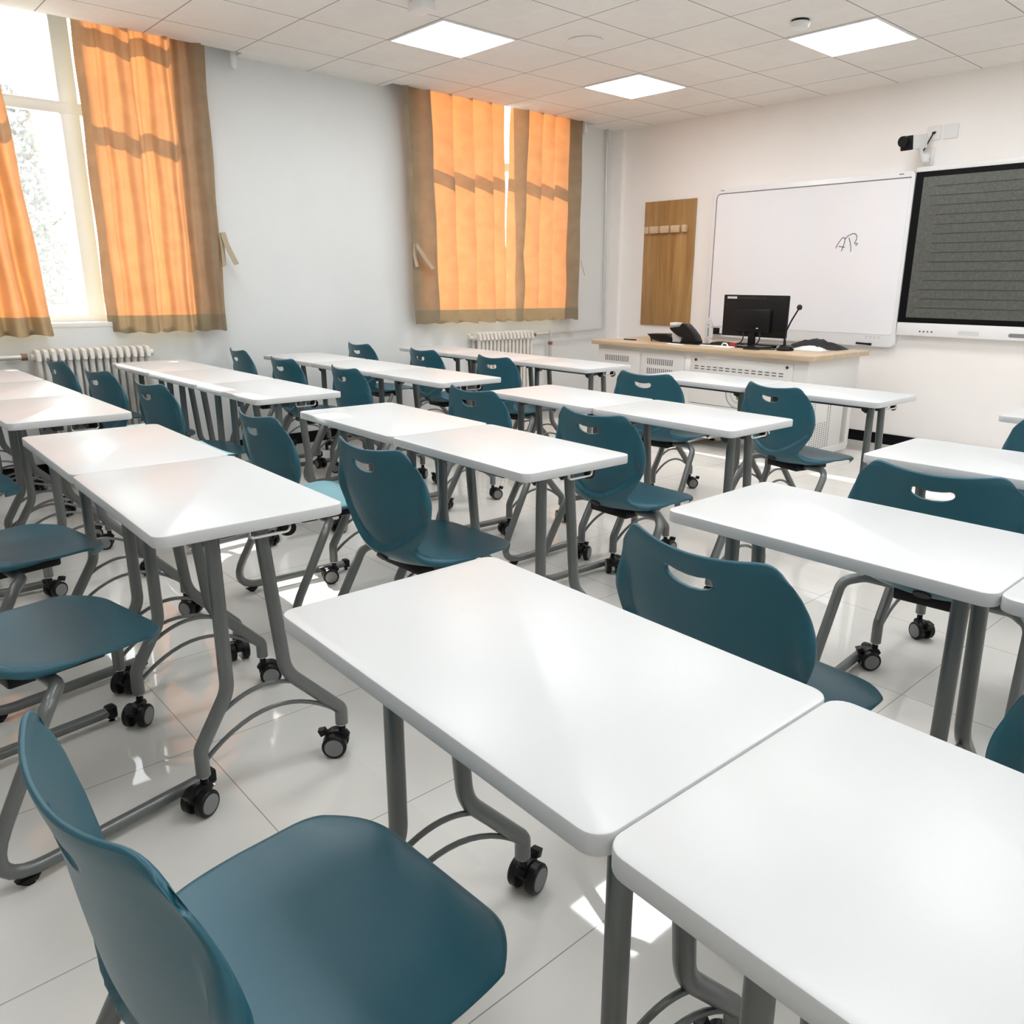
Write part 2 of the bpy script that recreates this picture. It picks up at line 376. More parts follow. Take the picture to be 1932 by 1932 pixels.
# near window
curtain('curtain', 'bunched orange curtain cut off by the left edge of the photo', .30, 1.2, lin(.28, .32), lin(1.235, 1.13),
        lambda y, z: soft(y, .36, .125, .06)+saw(y, .31, .125, .03, .3))
c2 = curtain('curtain', 'wide orange curtain right of the open bright window, beside bare wall', 1.6, 2.36, lin(1.585, 1.60), lin(2.345, 2.365),
        lambda y, z: (saw(y, 1.70, .228, .10, .30)+.6*soft(y, 1.73, .09, .035)) - (.17*max(0, (1.70-y)/.10) if y < 1.70 else 0))
c3 = curtain('curtain', 'left orange curtain of the closed far pair, with dangling cloth tie', 3.93, 5.02, lin(3.975, 3.925), lin(5.022, 4.995),
        lambda y, z: saw(y, 3.99, .222, .105, .13))
gap = lambda z: 5.055+(.062*((z-1.6)/1.2) if z > 1.6 else .010*sin(11*z))
c4 = curtain('curtain', 'right orange curtain of the closed far pair, beside the pipe', 5.06, 5.99, gap, lin(5.99, 5.995),
        lambda y, z: saw(y, 5.24, .185, .095, .13))
def tie(parent, pts, wdt):
    """cloth strap hanging from the curtain side; pts are (y, z) in the curtain plane"""
    o0 = Vector(parent.location); bm = bm_new(); prev = None
    for i, (y, z) in enumerate(pts):
        d = .030+.012*i
        a = Vector((-5.885+d+.02, y-wdt/2, z))-o0; b = Vector((-5.885+d, y+wdt/2, z+.01))-o0
        va = [bm.verts.new(a), bm.verts.new(b), bm.verts.new(b+Vector((-.004, 0, 0))), bm.verts.new(a+Vector((-.004, 0, 0)))]
        if prev:
            for k in range(4): bm.faces.new((prev[k], prev[(k+1) % 4], va[(k+1) % 4], va[k]))
        else: bm.faces.new(va)
        prev = va
    bm.faces.new(prev[::-1]); bmesh.ops.recalc_face_normals(bm, faces=bm.faces); return obj('tieback', bm, 'strap', parent)
tie(c2, [(2.36, 1.60), (2.375, 1.52), (2.40, 1.45), (2.425, 1.385)], .045); tie(c2, [(2.345, 1.60), (2.345, 1.50), (2.34, 1.37)], .035)
tie(c3, [(3.99, 1.59), (4.03, 1.53), (4.08, 1.46), (4.14, 1.385)], .05); tie(c3, [(3.985, 1.59), (3.97, 1.50), (3.985, 1.40)], .045)
tie(c4, [(5.985, 1.50), (5.995, 1.44), (6.02, 1.36)], .02)
# small curtain rail ends at the ceiling slot
for y, lab in ((2.57, 'small white rail end bracket at ceiling near the wide curtain'), (6.07, 'small white rail end bracket at ceiling by the vertical pipe')):
    bm = bm_new(); add_box(bm, -5.93, -5.90, y-.02, y+.02, 2.70, 2.80, .004); add_box(bm, -5.935, -5.895, y-.012, y+.012, 2.69, 2.705, .003)
    tag(obj('curtain_rail_bracket', bm, 'white'), lab, 'bracket')

# ------------------------------------------------------------------ radiators and pipes
def radiator(y0, y1, n, ztop, label):
    t = thing('radiator', label, 'radiator', (-5.905, (y0+y1)/2, 0)); p = (y1-y0)/n
    zb = .20; xr = (-.045, .035)
    for k in range(n):
        bm = bm_new(); yc = -(y1-y0)/2+(k+.5)*p
        for xc in xr: add_tube(bm, fillet([(xc, yc, zb+.02), (xc, yc, ztop-.03)], .01), p*.36, 10)
        o = [(xr[0]-.03, zb+.02), (xr[1]+.03, zb+.02), (xr[1]+.035, zb+.07), (xr[0]-.035, zb+.07)]
        add_prism(bm, [(q[0], q[1]) for q in o], yc-p*.33, yc+p*.33, 'y', 0, .008)
        o = [(xr[0]-.035, ztop-.07), (xr[1]+.035, ztop-.07), (xr[1]+.022, ztop-.012), (xr[1]-.0, ztop), (xr[0]+.0, ztop), (xr[0]-.022, ztop-.012)]
        add_prism(bm, o, yc-p*.33, yc+p*.33, 'y', 0, .008)
        obj('section', bm, 'rad', t)
    for z in (zb+.045, ztop-.05):
        bm = bm_new(); add_cyl(bm, (-.005, -(y1-y0)/2-.01, z), (-.005, (y1-y0)/2+.025, z), .022, 12); obj('connector', bm, 'rad', t)
    for y in (-(y1-y0)/2+p, (y1-y0)/2-p):
        bm = bm_new(); add_box(bm, -.03, .02, y-.02, y+.02, 0.0, zb+.03, .004); obj('foot', bm, 'rad', t)
    return t
radiator(1.09, 1.79, 16, .845, 'cream column radiator under the open near window')
radiator(4.66, 5.36, 15, .835, 'cream column radiator under the closed far curtains')
def pipe(pts, r, label, m='pipe', fr=.04, joints=()):
    bm = bm_new(); add_tube(bm, fillet(pts, fr) if len(pts) > 2 else pts, r, 12)
    o = tag(obj('heating_pipe', bm, m), label, 'pipe')
    for j, ax in joints:
        b2 = bm_new(); v = Vector(ax)*.016; add_cyl(b2, Vector(j)-v, Vector(j)+v, r*1.3, 12); obj('joint', b2, 'rust', o)
    return o
pipe([(-5.92, -1.5, .80), (-5.92, 1.06, .80)], .017, 'horizontal heating pipe running left from the near radiator', joints=(((-5.92, 1.045, .80), (0, 1, 0)),))
pipe([(-5.92, 5.39, .79), (-5.93, 6.445, .815), (-5.965, 6.445, 2.79)], .014, 'pipe from the far radiator along the wall and up the corner', joints=(((-5.92, 5.42, .79), (0, 1, 0)), ((-5.92, 5.64, .795), (0, 1, 0))))
pipe([(-5.915, 5.64, .83), (-5.915, 5.64, 0.0)], .018, 'short vertical pipe between the far radiator and corner', joints=(((-5.915, 5.64, .70), (0, 0, 1)),))
bm = bm_new(); add_lathe(bm, [(.0, 0), (.018, 0), (.018, .02), (.008, .025), (.008, .05), (.0, .055)], (-5.92, 4.60, .80)); add_cyl(bm, (-5.92, 4.60, .79), (-5.92, 4.65, .785), .015, 10)
tag(obj('radiator_valve', bm, 'rad'), 'small valve at the left end of the far radiator', 'valve')
# ceiling fixtures
bm = bm_new(); add_lathe(bm, [(.0, .0), (.115, .0), (.12, -.006), (.105, -.012), (.085, -.010), (.0, -.010)], (-4.017, 4.108, HC), n=32)
tag(obj('ceiling_speaker', bm, 'panelb'), 'round white speaker grille flush in the ceiling', 'speaker')
t = thing('smoke_detector', 'small white round smoke detector on ceiling beside a light panel', 'smoke detector', (-2.845, 4.72, HC))
bm = bm_new(); add_lathe(bm, [(0, 0), (.052, 0), (.052, -.012), (0, -.012)], n=28); obj('base', bm, 'black', t)
bm = bm_new(); add_lathe(bm, [(0, -.012), (.055, -.012), (.058, -.02), (.05, -.042), (.03, -.047), (0, -.047)], n=28); obj('body', bm, 'white', t)
bm = bm_new(); add_box(bm, -4.20, -4.07, 2.86, 2.96, HC-.055, HC, .006)
tag(obj('ceiling_sensor_box', bm, 'white'), 'small white box on the ceiling at the top edge of the photo', 'sensor')

# ================================================================== FRONT WALL
# wooden coat board
t = thing('coat_rack', 'oak veneer board with five pale wooden coat pegs on front wall', 'coat rack', (-5.235, YF, .875))
bm = bm_new(); add_box(bm, -.318, .312, -.02, 0, 0, 1.205, .002); obj('backboard', bm, 'oak', t)
for k, (xc, ww) in enumerate(((-.262, .03), (-.17, .075), (-.035, .075), (.098, .075), (.205, .035))):
    bm = bm_new(); o = [(-.02, -.03), (-.05, -.035), (-.058, -.02), (-.058, .02), (-.05, .032), (-.02, .03)]
    add_prism(bm, o, xc-ww*.72, xc+ww*.72, 'x', 0, .004)
    obj('peg', bm, 'creamwood', t, loc=(0, 0, .935))
# whiteboard
WB = (-4.70, -2.845, .80, 2.14)
t = thing('whiteboard', 'large white sliding whiteboard with letters AB written on it', 'whiteboard', ((WB[0]+WB[1])/2, YF, WB[2]))
hw, hh = (WB[1]-WB[0])/2, WB[3]-WB[2]
bm = bm_new(); add_prism(bm, rrect(-hw, hw, 0, hh, .05), -.06, 0, 'y', 0, .006); obj('frame', bm, 'frame', t)
bm = bm_new(); add_prism(bm, rrect(-hw+.045, hw-.03, .10, hh-.05, .03), -.0635, -.058, 'y'); obj('writing_surface', bm, 'gloss', t, smooth=False)
bm = bm_new(); pth = [(-hw+.044, -.063, .09), (-hw+.044, -.063, hh-.05), (hw-.03, -.063, hh-.05)]
add_tube(bm, fillet(pth, .05), .0045, 6); obj('inner_trim', bm, 'greyl', t)
AB = [[(-3.433, 1.582), (-3.418, 1.615), (-3.397, 1.647), (-3.376, 1.669), (-3.36, 1.661), (-3.359, 1.632), (-3.37, 1.591), (-3.38, 1.559)],
      [(-3.408, 1.598), (-3.354, 1.589)],
      [(-3.357, 1.654), (-3.336, 1.678), (-3.298, 1.694), (-3.274, 1.693), (-3.258, 1.672), (-3.26, 1.643), (-3.272, 1.625), (-3.27, 1.611), (-3.251, 1.621), (-3.246, 1.61), (-3.26, 1.599)],
      [(-3.326, 1.663), (-3.312, 1.63), (-3.302, 1.593), (-3.298, 1.553)]]
bm = bm_new()
for s in AB: add_tube(bm, fillet([(x-(WB[0]+WB[1])/2, -.064, z-WB[2]) for x, z in s], .01, 3), .0028, 6)
obj('handwriting', bm, 'ink', t)
bm = bm_new()
for k in range(4):
    x = hw-.235+.035*k; add_tube(bm, [(x+.009*cos(2*pi*j/10), -.0605, .073+.009*sin(2*pi*j/10)) for j in range(9)], .0012, 5)
obj('printed_icons', bm, 'greyp', t)
bm = bm_new()
for x in (-hw+.10, hw-.11): add_box(bm, x-.018, x+.018, -.0612, -.058, hh-.025, hh-.018)
obj('corner_mark', bm, 'greyl', t)
bm = bm_new(); add_cyl(bm, (-3.16, 6.552, .822), (-3.03, 6.552, .818), .008, 10); add_cyl(bm, (-3.06, 6.552, .819), (-3.03, 6.552, .818), .0095, 10)
tag(obj('marker_pen', bm, 'black'), 'black marker pen lying on the lower edge of the whiteboard', 'pen')
t = thing('board_eraser', 'dark board eraser stuck on lower left of whiteboard beside monitor', 'eraser', (-4.55, 6.556, .855))
bm = bm_new(); add_box(bm, -.06, .045, -.03, 0, -.03, .03, .005); obj('body', bm, 'black', t)
bm = bm_new(); add_box(bm, .045, .062, -.032, 0, -.02, .03, .003); obj('tab', bm, 'white', t)
# interactive display
DX0, DX1 = -2.835, -.75
t = thing('interactive_display', 'large dark ruled display panel with white frame right of whiteboard', 'display', ((DX0+DX1)/2, YF, .905))
hw = (DX1-DX0)/2
bm = bm_new(); add_box(bm, -hw, hw, -.075, 0, 0, .10, .006); add_box(bm, -hw, hw, -.075, 0, 1.215, 1.25, .004); add_box(bm, -hw, hw, -.055, 0, .09, 1.22)
add_box(bm, hw-.02, hw, -.075, 0, 0, 1.25, .004); obj('frame', bm, 'frame', t)
bm = bm_new(); add_box(bm, -hw, hw-.02, -.072, -.05, .10, 1.215); obj('bezel', bm, 'skirt', t)
bm = bm_new(); add_box(bm, -hw+.06, hw-.08, -.0735, -.07, .14, 1.175); sc = obj('screen', bm, 'screen', t)
bm = bm_new()
for k in range(14):
    z = .215+.0685*k; x0 = -hw+.12+(.06 if 4 < k < 11 else .03*(k % 2)); add_box(bm, x0, hw-.12, -.0742, -.073, z-.0028, z+.0028)
obj('ruled_lines', bm, 'rule', sc, smooth=False)
bm = bm_new()
for k in range(4): add_cyl(bm, (-hw+.185+.03*k, -.0765, .035), (-hw+.185+.03*k, -.07, .035), .007, 10)
obj('button', bm, 'slot', t)
bm = bm_new(); add_prism(bm, rrect(-hw+.47, -hw+.62, .022, .052, .012), -.0765, -.07, 'y'); obj('sensor_window', bm, 'edge', t)
bm = bm_new(); add_prism(bm, rrect(-hw+.82, -hw+1.05, .022, .050, .012), -.0765, -.07, 'y'); obj('port_cover', bm, 'hub', t)
# camera on the wall
t = thing('security_camera', 'white wall camera with black front on ball bracket above the boards', 'camera', (-2.79, YF, 2.17))
d = Vector((-.14, -.97, -.16)).normalized(); side = Vector((.97, -.14, 0)).normalized(); upv = side.cross(d)
def oriented_box(bm, c, l, wd, h, bev, mi=0):
    n0 = len(bm.verts); add_box(bm, -wd/2, wd/2, -l/2, l/2, -h/2, h/2, bev, 2, mi); bm.verts.ensure_lookup_table()
    m = Matrix((side, d, upv)).transposed()
    for v in list(bm.verts)[n0:]: v.co = m @ v.co + Vector(c)
cb = Vector((-.045, -.175, .15))
bm = bm_new(); oriented_box(bm, cb, .19, .092, .098, .008); obj('body', bm, 'white', t)
bm = bm_new(); f0 = cb+d*.095; oriented_box(bm, f0+d*.006, .016, .095, .10, .005); add_cyl(bm, f0+d*.01-upv*.014-side*.012, f0+d*.045-upv*.014-side*.012, .038, 20); obj('lens', bm, 'black', t)
bm = bm_new(); add_tube(bm, fillet([(0, -.005, .03), (0, -.09, .035), cb-upv*.02-d*.02], .04), .016, 12); add_lathe(bm, [(0, -.035), (.02, -.033), (.033, -.01), (.033, .015), (.02, .03), (0, .03)], (.0, -.075, .05), n=16)
obj('bracket', bm, 'white', t)
bm = bm_new(); add_prism(bm, rrect(-.035, .04, 0, .13, .01), -.012, 0, 'y', 0, .003)
for x in (-.02, .025): add_cyl(bm, (x, -.016, .012), (x, -.011, .012), .004, 8)
obj('wall_plate', bm, 'white', t)
bm = bm_new(); add_tube(bm, fillet([cb-d*.085+upv*.045, cb-d*.09+upv*.07+Vector((0, .03, 0)), (.018, -.02, .225), (.024, -.008, .228)], .02), .005, 8); add_cyl(bm, (.018, -.03, .222), (.026, -.008, .229), .009, 10); obj('cable', bm, 'blackm', t)
for x0, x1, lab in ((-2.825, -2.725, 'white square wall plate with camera cable plugged in'), (-2.70, -2.60, 'blank white square wall plate beside the camera outlet')):
    bm = bm_new(); add_prism(bm, rrect(x0, x1, 2.345, 2.445, .006), YF-.012, YF, 'y', 0, .003); tag(obj('wall_plate', bm, 'white'), lab, 'wall plate')

# ================================================================== TEACHER'S DESK
DT = (-4.985, -2.825, 5.235, 6.135); DZ = .80
t = thing('teacher_desk', 'long white metal lectern desk with pale wood top below whiteboard', 'desk', ((DT[0]+DT[1])/2, (DT[2]+DT[3])/2, 0))
ox, oy = (DT[0]+DT[1])/2, (DT[2]+DT[3])/2; hx, hy = (DT[1]-DT[0])/2, (DT[3]-DT[2])/2
bm = bm_new(); add_prism(bm, rrect(-hx, hx, -hy, hy, .05), DZ-.035, DZ, 'z', 0, .005); obj('desktop', bm, 'desktop', t)
yf = -hy+.06   # front face of the body (towards the class)
bm = bm_new()
add_box(bm, -hx+.05, hx-.06, yf+.01, hy-.06, DZ-.29, DZ-.035, .003)              # apron box
add_box(bm, -hx+.05, .27-hx, yf+.012, hy-.08, .08, DZ-.28, .003)                   # left pedestal
add_box(bm, .27-hx, .66*2-hx-.02+.0, yf+.012, hy-.10, .08, DZ-.28, .003)
add_box(bm, 1.22-hx, hx-.10, yf+.012, yf+.04, .14, DZ-.28, .002)                  # modesty sheet under the wide door
obj('body', bm, 'metalw', t)
def door(x0, x1, z0, z1, xs, zs, w_, h_, nm='door'):
    bm = bm_new(); add_box(bm, x0, x1, yf-.004, yf+.012, z0, z1, .002)
    for x in xs:
        for z in zs: add_box(bm, x-w_/2, x+w_/2, yf-.0055, yf-.003, z-h_/2, z+h_/2, 0, 2, 1)
    return obj(nm, bm, ['metalw', 'slot'], t)
d1 = door(-hx+.075, .545-hx, .10, DZ-.075, [-hx+.155+.0215*k for k in range(13)], (.655,), .008, .05)
d2 = door(.575-hx, 1.015-hx, .10, DZ-.075, [-hx+.635+.0215*k for k in range(13)], (.655, .575), .008, .05)
d3 = door(1.075-hx, 1.985-hx, .36, DZ-.075, [-hx+1.14+.058*k for k in range(14)], (.655, .635), .036, .007)
d4 = door(1.075-hx, 1.985-hx, .15, .355, [-hx+1.14+.058*k for k in range(14)], (.33,), .036, .006, 'lower_panel')
for x in (1.13, 1.94):
    bm = bm_new(); add_cyl(bm, (x-hx, yf-.009, .703), (x-hx, yf-.003, .703), .011, 14); obj('lock', bm, 'steel2', d3)
# round emblem: ring band, inner ring, small green clover and ticks like lettering
bm = bm_new(); ec = (1.545-hx, .47)
def ring(bm, c, r0, r1, y, mi, n=36):
    a = [bm.verts.new((c[0]+r0*cos(2*pi*k/n), y, c[1]+r0*sin(2*pi*k/n))) for k in range(n)]; b = [bm.verts.new((c[0]+r1*cos(2*pi*k/n), y, c[1]+r1*sin(2*pi*k/n))) for k in range(n)]
    for k in range(n): f = bm.faces.new((a[k], a[(k+1) % n], b[(k+1) % n], b[k])); f.material_index = mi
ring(bm, ec, .108, .118, yf-.0055, 0); ring(bm, ec, .072, .105, yf-.005, 1); ring(bm, ec, .066, .070, yf-.0055, 0)
for k in range(30):
    a = 2*pi*k/30; c = Vector((ec[0]+.089*cos(a), yf-.006, ec[1]+.089*sin(a))); u = Vector((cos(a), 0, sin(a)))*.008; v = Vector((-sin(a), 0, cos(a)))*.003
    f = bm.faces.new([bm.verts.new(c+u+v), bm.verts.new(c-u+v), bm.verts.new(c-u-v), bm.verts.new(c+u-v)]); f.material_index = 3
for k, (ax, az) in enumerate(((0, .03), (.028, .0), (-.028, .0), (0, -.03), (0, 0))): ring(bm, (ec[0]+ax, ec[1]+az), .0005, .017, yf-.006, 2, 12)
obj('emblem', bm, ['greyp', 'edge', 'green', 'paper'], d3, smooth=False)
# right-hand open end: perforated upright between posts, foot rails with levelling feet
for y0, y1 in ((yf+.03, yf+.10), (.31, .37)):
    bm = bm_new(); add_box(bm, hx-.13, hx-.07, y0, y1, .05, DZ-.28, .003); obj('post', bm, 'metalw', t)
bm = bm_new(); add_box(bm, hx-.085, hx-.075, yf+.10, .24, .05, DZ-.30, .002); pp = obj('perforated_panel', bm, 'metalw', t)
bm = bm_new()
for i in range(9):
    for j in range(24):
        if j > 10 or i in (0, 1, 7, 8):
            add_box(bm, hx-.0752, hx-.0735, yf+.155+.034*i-.006, yf+.155+.034*i+.006, .45-.0155*j-.003, .45-.0155*j+.003)
obj('perforations', bm, 'slot', pp, smooth=False)
for x in (hx-.10, 1.09-hx):
    bm = bm_new(); add_box(bm, x-.035, x+.035, yf-.06, hy-.10, .03, .085, .006); fo = obj('foot_rail', bm, 'metalw', t)
    for y in (yf-.03, yf+.35): b2 = bm_new(); add_lathe(b2, [(0, 0), (.022, 0), (.022, .012), (.010, .02), (.010, .032), (0, .032)], (x, y, 0), n=14); obj('levelling_foot', b2, 'black', fo)
# things on the desk
t = thing('monitor', 'black computer monitor seen from behind on the teacher desk', 'monitor', (-3.56, 5.62, DZ))
bm = bm_new(); add_prism(bm, rrect(-.288, .288, .085, .405, .008), -.012, .018, 'y', 0, .004); add_box(bm, -.16, .16, -.038, -.012, .12, .30, .012); obj('screen_case', bm, 'black', t)
bm = bm_new(); add_box(bm, -.255, -.165, -.0135, -.011, .375, .392); obj('label_strip', bm, 'edge', t)
bm = bm_new(); add_box(bm, -.165, .10, -.0132, -.011, .372, .393); obj('vent', bm, 'blackm', t)
bm = bm_new(); add_box(bm, -.03, .03, -.03, -.005, .0, .2, .006); add_prism(bm, rrect(-.13, .13, -.10, .10, .03), 0, .014, 'z', 0, .004); obj('stand', bm, 'black', t)
bm = bm_new()
for x in (-.07, .08): add_tube(bm, fillet([(x, -.03, .125), (x+.01, -.05, .05), (x-.05, -.06, .012), (x-.12, -.04, .008)], .05), .005, 8)
obj('cable', bm, 'blackm', t)
bm = bm_new(); add_box(bm, .045, .062, -.0395, -.036, .15, .157); obj('port', bm, 'white', t)
t = thing('desk_microphone', 'black gooseneck microphone on desk right of the monitor', 'microphone', (-3.24, 5.57, DZ))
bm = bm_new(); add_lathe(bm, [(0, 0), (.062, 0), (.066, .01), (.055, .03), (.03, .042), (0, .044)], n=24); obj('base', bm, 'black', t)
bm = bm_new(); add_tube(bm, fillet([(-.005, 0, .03), (-.01, .0, .13), (.03, .0, .22), (.085, .0, .315)], .1), .006, 10); add_cyl(bm, (-.005, 0, .03), (-.01, 0, .09), .013, 10, r1=.008); obj('gooseneck', bm, 'black', t)
bm = bm_new(); add_lathe(bm, [(0, -.02), (.013, -.018), (.02, -.005), (.02, .008), (.012, .019), (0, .022)], (.088, 0, .322), n=16); obj('head', bm, 'blackm', t)
bm = bm_new(); add_lathe(bm, [(0, 0), (.014, 0), (.014, .004), (0, .004)], (-.03, -.05, .025), 'y', n=12); obj('button', bm, 'chrome', t)
t = thing('water_bottle', 'clear plastic water bottle on desk left of the monitor', 'bottle', (-4.08, 5.76, DZ))
bm = bm_new(); add_lathe(bm, [(0, 0), (.028, 0), (.032, .006), (.032, .04), (.030, .05), (.032, .06), (.032, .12), (.029, .13), (.032, .14), (.030, .155), (.018, .178), (.012, .187), (.012, .195), (0, .195)], n=20); obj('body', bm, 'bottle', t)
bm = bm_new(); add_lathe(bm, [(0, .193), (.0145, .193), (.0145, .212), (0, .213)], n=16); obj('cap', bm, 'white', t)
t = thing('document_camera', 'black curved folding device standing on desk under coat board', 'document camera', (-4.12, 5.56, DZ))
ol = [(-4.317, .926), (-4.212, .939), (-4.192, .964), (-4.158, .962), (-4.1, .918), (-4.052, .87), (-4.027, .824), (-4.032, .802), (-4.186, .802), (-4.202, .804), (-4.182, .834), (-4.168, .852), (-4.214, .856), (-4.268, .883), (-4.305, .908)]
bm = bm_new(); add_prism(bm, [(x+4.12, z-DZ) for x, z in ol], -.045, .045, 'y', 0, .006); obj('body', bm, 'black', t)
bm = bm_new(); add_box(bm, -.205, -.13, -.03, .05, .142, .168, .004); obj('top_glare', bm, 'white', t)  # white block stands in for the blown-out reflection on the glossy face
bm = bm_new(); add_box(bm, -.20, -.10, .0, .06, .0, .075, .004); obj('front_glare', bm, 'white', t)  # second blown-out reflection, also built as a white block
bm = bm_new(); add_prism(bm, rrect(-.17, .16, -.07, .09, .03), 0.0, .008, 'z', 0, .002); obj('base', bm, 'black', t)
t = thing('desk_phone', 'low black angled control panel on desk, below left part of coat board', 'phone', (-4.43, 5.60, DZ))
bm = bm_new(); add_prism(bm, [(-.143, .062), (.07, .069), (.119, .042), (.121, .004), (.013, .0), (-.075, .014)], -.07, .07, 'y', 0, .006); obj('body', bm, 'black', t)
bm = bm_new(); add_tube(bm, [(-.12, -.05, .055), (-.09, -.06, .0)], .006, 8); add_tube(bm, [(-.12, .05, .055), (-.09, .06, .0)], .006, 8); obj('stand', bm, 'blackm', t)
def small(name, label, cat, bm, m, smooth=True): return tag(obj(name, bm, m, smooth=smooth), label, cat)
bm = bm_new(); add_box(bm, -4.92, -4.70, 5.50, 5.53, DZ, DZ+.012, .002, 2, 1); add_box(bm, -4.80, -4.66, 5.485, 5.50, DZ, DZ+.010, .002, 2, 0)
small('pointer', 'black and white pointer lying at left end of the teacher desk', 'pointer', bm, ['black', 'white'])
bm = bm_new(); add_prism(bm, [(-3.98, 0), (-3.94, .02), (-3.88, .032), (-3.78, .026), (-3.70, .014), (-3.70, 0)], 5.60, 5.68, 'y', 0, .004)
o = small('glasses_case', 'dark slim case on desk just left of the monitor stand', 'case', bm, 'blackm'); o.location.z = DZ
bm = bm_new(); add_lathe(bm, [(0, 0), (.03, 0), (.033, .015), (.028, .035), (0, .04)], (-3.66, 5.50, DZ), n=16); small('red_cap', 'small red round object beside the monitor stand', 'cap', bm, 'red')
bm = bm_new(); add_box(bm, -3.93, -3.72, 5.42, 5.46, DZ, DZ+.010, .003); add_box(bm, -3.76, -3.60, 5.37, 5.44, DZ, DZ+.014, .004); add_tube(bm, fillet([(-3.72, 5.43, DZ+.01), (-3.70, 5.42, DZ+.035), (-3.66, 5.41, DZ+.035), (-3.62, 5.38, DZ+.01)], .03), .006, 8)
small('cable_adapter', 'white cable and adapter lying at desk edge before the monitor', 'cable', bm, 'paper')
bm = bm_new(); add_box(bm, -4.20, -4.06, 5.34, 5.40, DZ, DZ+.008, .003); small('paper_slip', 'white slip of paper in front of the curved black device', 'paper', bm, 'paper')
bm = bm_new(); add_tube(bm, fillet([(-3.56, 5.50, DZ+.006), (-3.50, 5.40, DZ+.006), (-3.38, 5.42, DZ+.006), (-3.40, 5.50, DZ+.006), (-3.30, 5.53, DZ+.008)], .05), .006, 8)
small('microphone_cable', 'black cable looped on desk between monitor and microphone', 'cable', bm, 'blackm')
def heap(x0, x1, y0, y1, h, seed, nx=14, ny=8):
    rnd = random.Random(seed); bm = bm_new(); g = []
    for j in range(ny+1):
        row = []
        for i in range(nx+1):
            u, v = i/nx*2-1, j/ny*2-1; e = max(0, 1-u*u)*max(0, 1-v*v)
            row.append(bm.verts.new((x0+(x1-x0)*i/nx, y0+(y1-y0)*j/ny, DZ+.001+h*e**.6*(.55+.5*rnd.random()))))
        g.append(row)
    for j in range(ny):
        for i in range(nx): bm.faces.new((g[j][i], g[j][i+1], g[j+1][i+1], g[j+1][i]))
    return bm
small('cloth_bag', 'crumpled black bag lying on desk behind the microphone', 'bag', heap(-3.42, -2.98, 5.88, 6.08, .075, 3), 'blackm')
small('white_cloth', 'crumpled white cloth on desk right of the microphone', 'cloth', heap(-3.26, -3.02, 5.70, 5.84, .035, 5), 'paper')
bm = bm_new(); add_box(bm, -3.80, -3.36, 5.72, 5.86, DZ, DZ+.022, .006); small('keyboard', 'black keyboard behind the monitor on the teacher desk', 'keyboard', bm, 'black')

# ================================================================== STUDENT DESKS
TL, TW, TH = .7387, .4463, .75
def make_desk():
    t = thing('student_desk', '', 'desk')
    a, b = TL/2-.0015, TW/2
    bm = bm_new(); o = rrect(-a, a, -b, b, .028, 6); th = .028
    # top slab with softly rounded edge: laminate on top, grey band round the edge
    add_prism(bm, o, TH-th, TH, 'z', 1, .003, 2)
    for f in bm.faces:
        if f.normal.z > .6 or (f.calc_center_median().z > TH-.0025): f.material_index = 0
    obj('tabletop', bm, ['laminate', 'edge'], t)
    r = .0175; xf = a-.10
    for s in (-1, 1):
        bm = bm_new(); x = s*xf
        add_tube(bm, fillet([(x, -.073, TH-.03), (x, -.073, .30), (x, -.152, .165), (x, -.152, .094)], [.10, .045], 8), r, 12)
        add_tube(bm, fillet([(x, .042, TH-.03), (x, .078, .30), (x, .212, .155), (x, .226, .140), (x, .226, .094)], [.11, .02, .03], 8), r, 12)
        def arc(p0, p1, pk, n=14):
            out = []
            for k in range(n+1):
                u = k/n; y = p0[0]+(p1[0]-p0[0])*u; z = p0[1]+(p1[1]-p0[1])*u + pk*(1-(2*u-1)**2); out.append((x, y, z))
            return out
        add_tube(bm, arc((-.118, .225), (.125, .250), .045), .006, 8); add_tube(bm, arc((-.150, .125), (.218, .135), .085), .006, 8)
        fr = obj('leg_frame', bm, 'steel', t)
        for y in (-.073, .042):
            bm = bm_new(); add_prism(bm, [(x+s*.015, TH-.028), (x-s*.052, TH-.028), (x-s*.040, TH-.066), (x-s*.018, TH-.078), (x+s*.015, TH-.05)], y-.0165, y+.0165, 'y', 0, .003)
            obj('bracket', bm, 'steel2', fr)
        for y in (-.152, .226):
            c = make_caster(); c.parent = fr; c.location = (x, y, 0); c.rotation_euler = (0, 0, random.uniform(-pi, pi))
    bm = bm_new(); add_box(bm, -xf, xf, -.055, -.015, TH-.062, TH-.032, .003); obj('cross_beam', bm, 'steel2', t)
    bm = bm_new(); xe = xf+.045
    add_tube(bm, fillet([(xe, .0, TH-.03), (xe, .0, TH-.06), (xe, .10, TH-.06), (xe, .10, TH-.03)], .012), .004, 8); obj('release_wire', bm, 'chrome', t)
    bm = bm_new(); add_lathe(bm, [(0, -.008), (.018, -.008), (.022, 0), (.018, .01), (0, .012)], (xe-.012, .10, TH-.055), 'x', 14); obj('knob', bm, 'black', t)
    return t
_caster = None
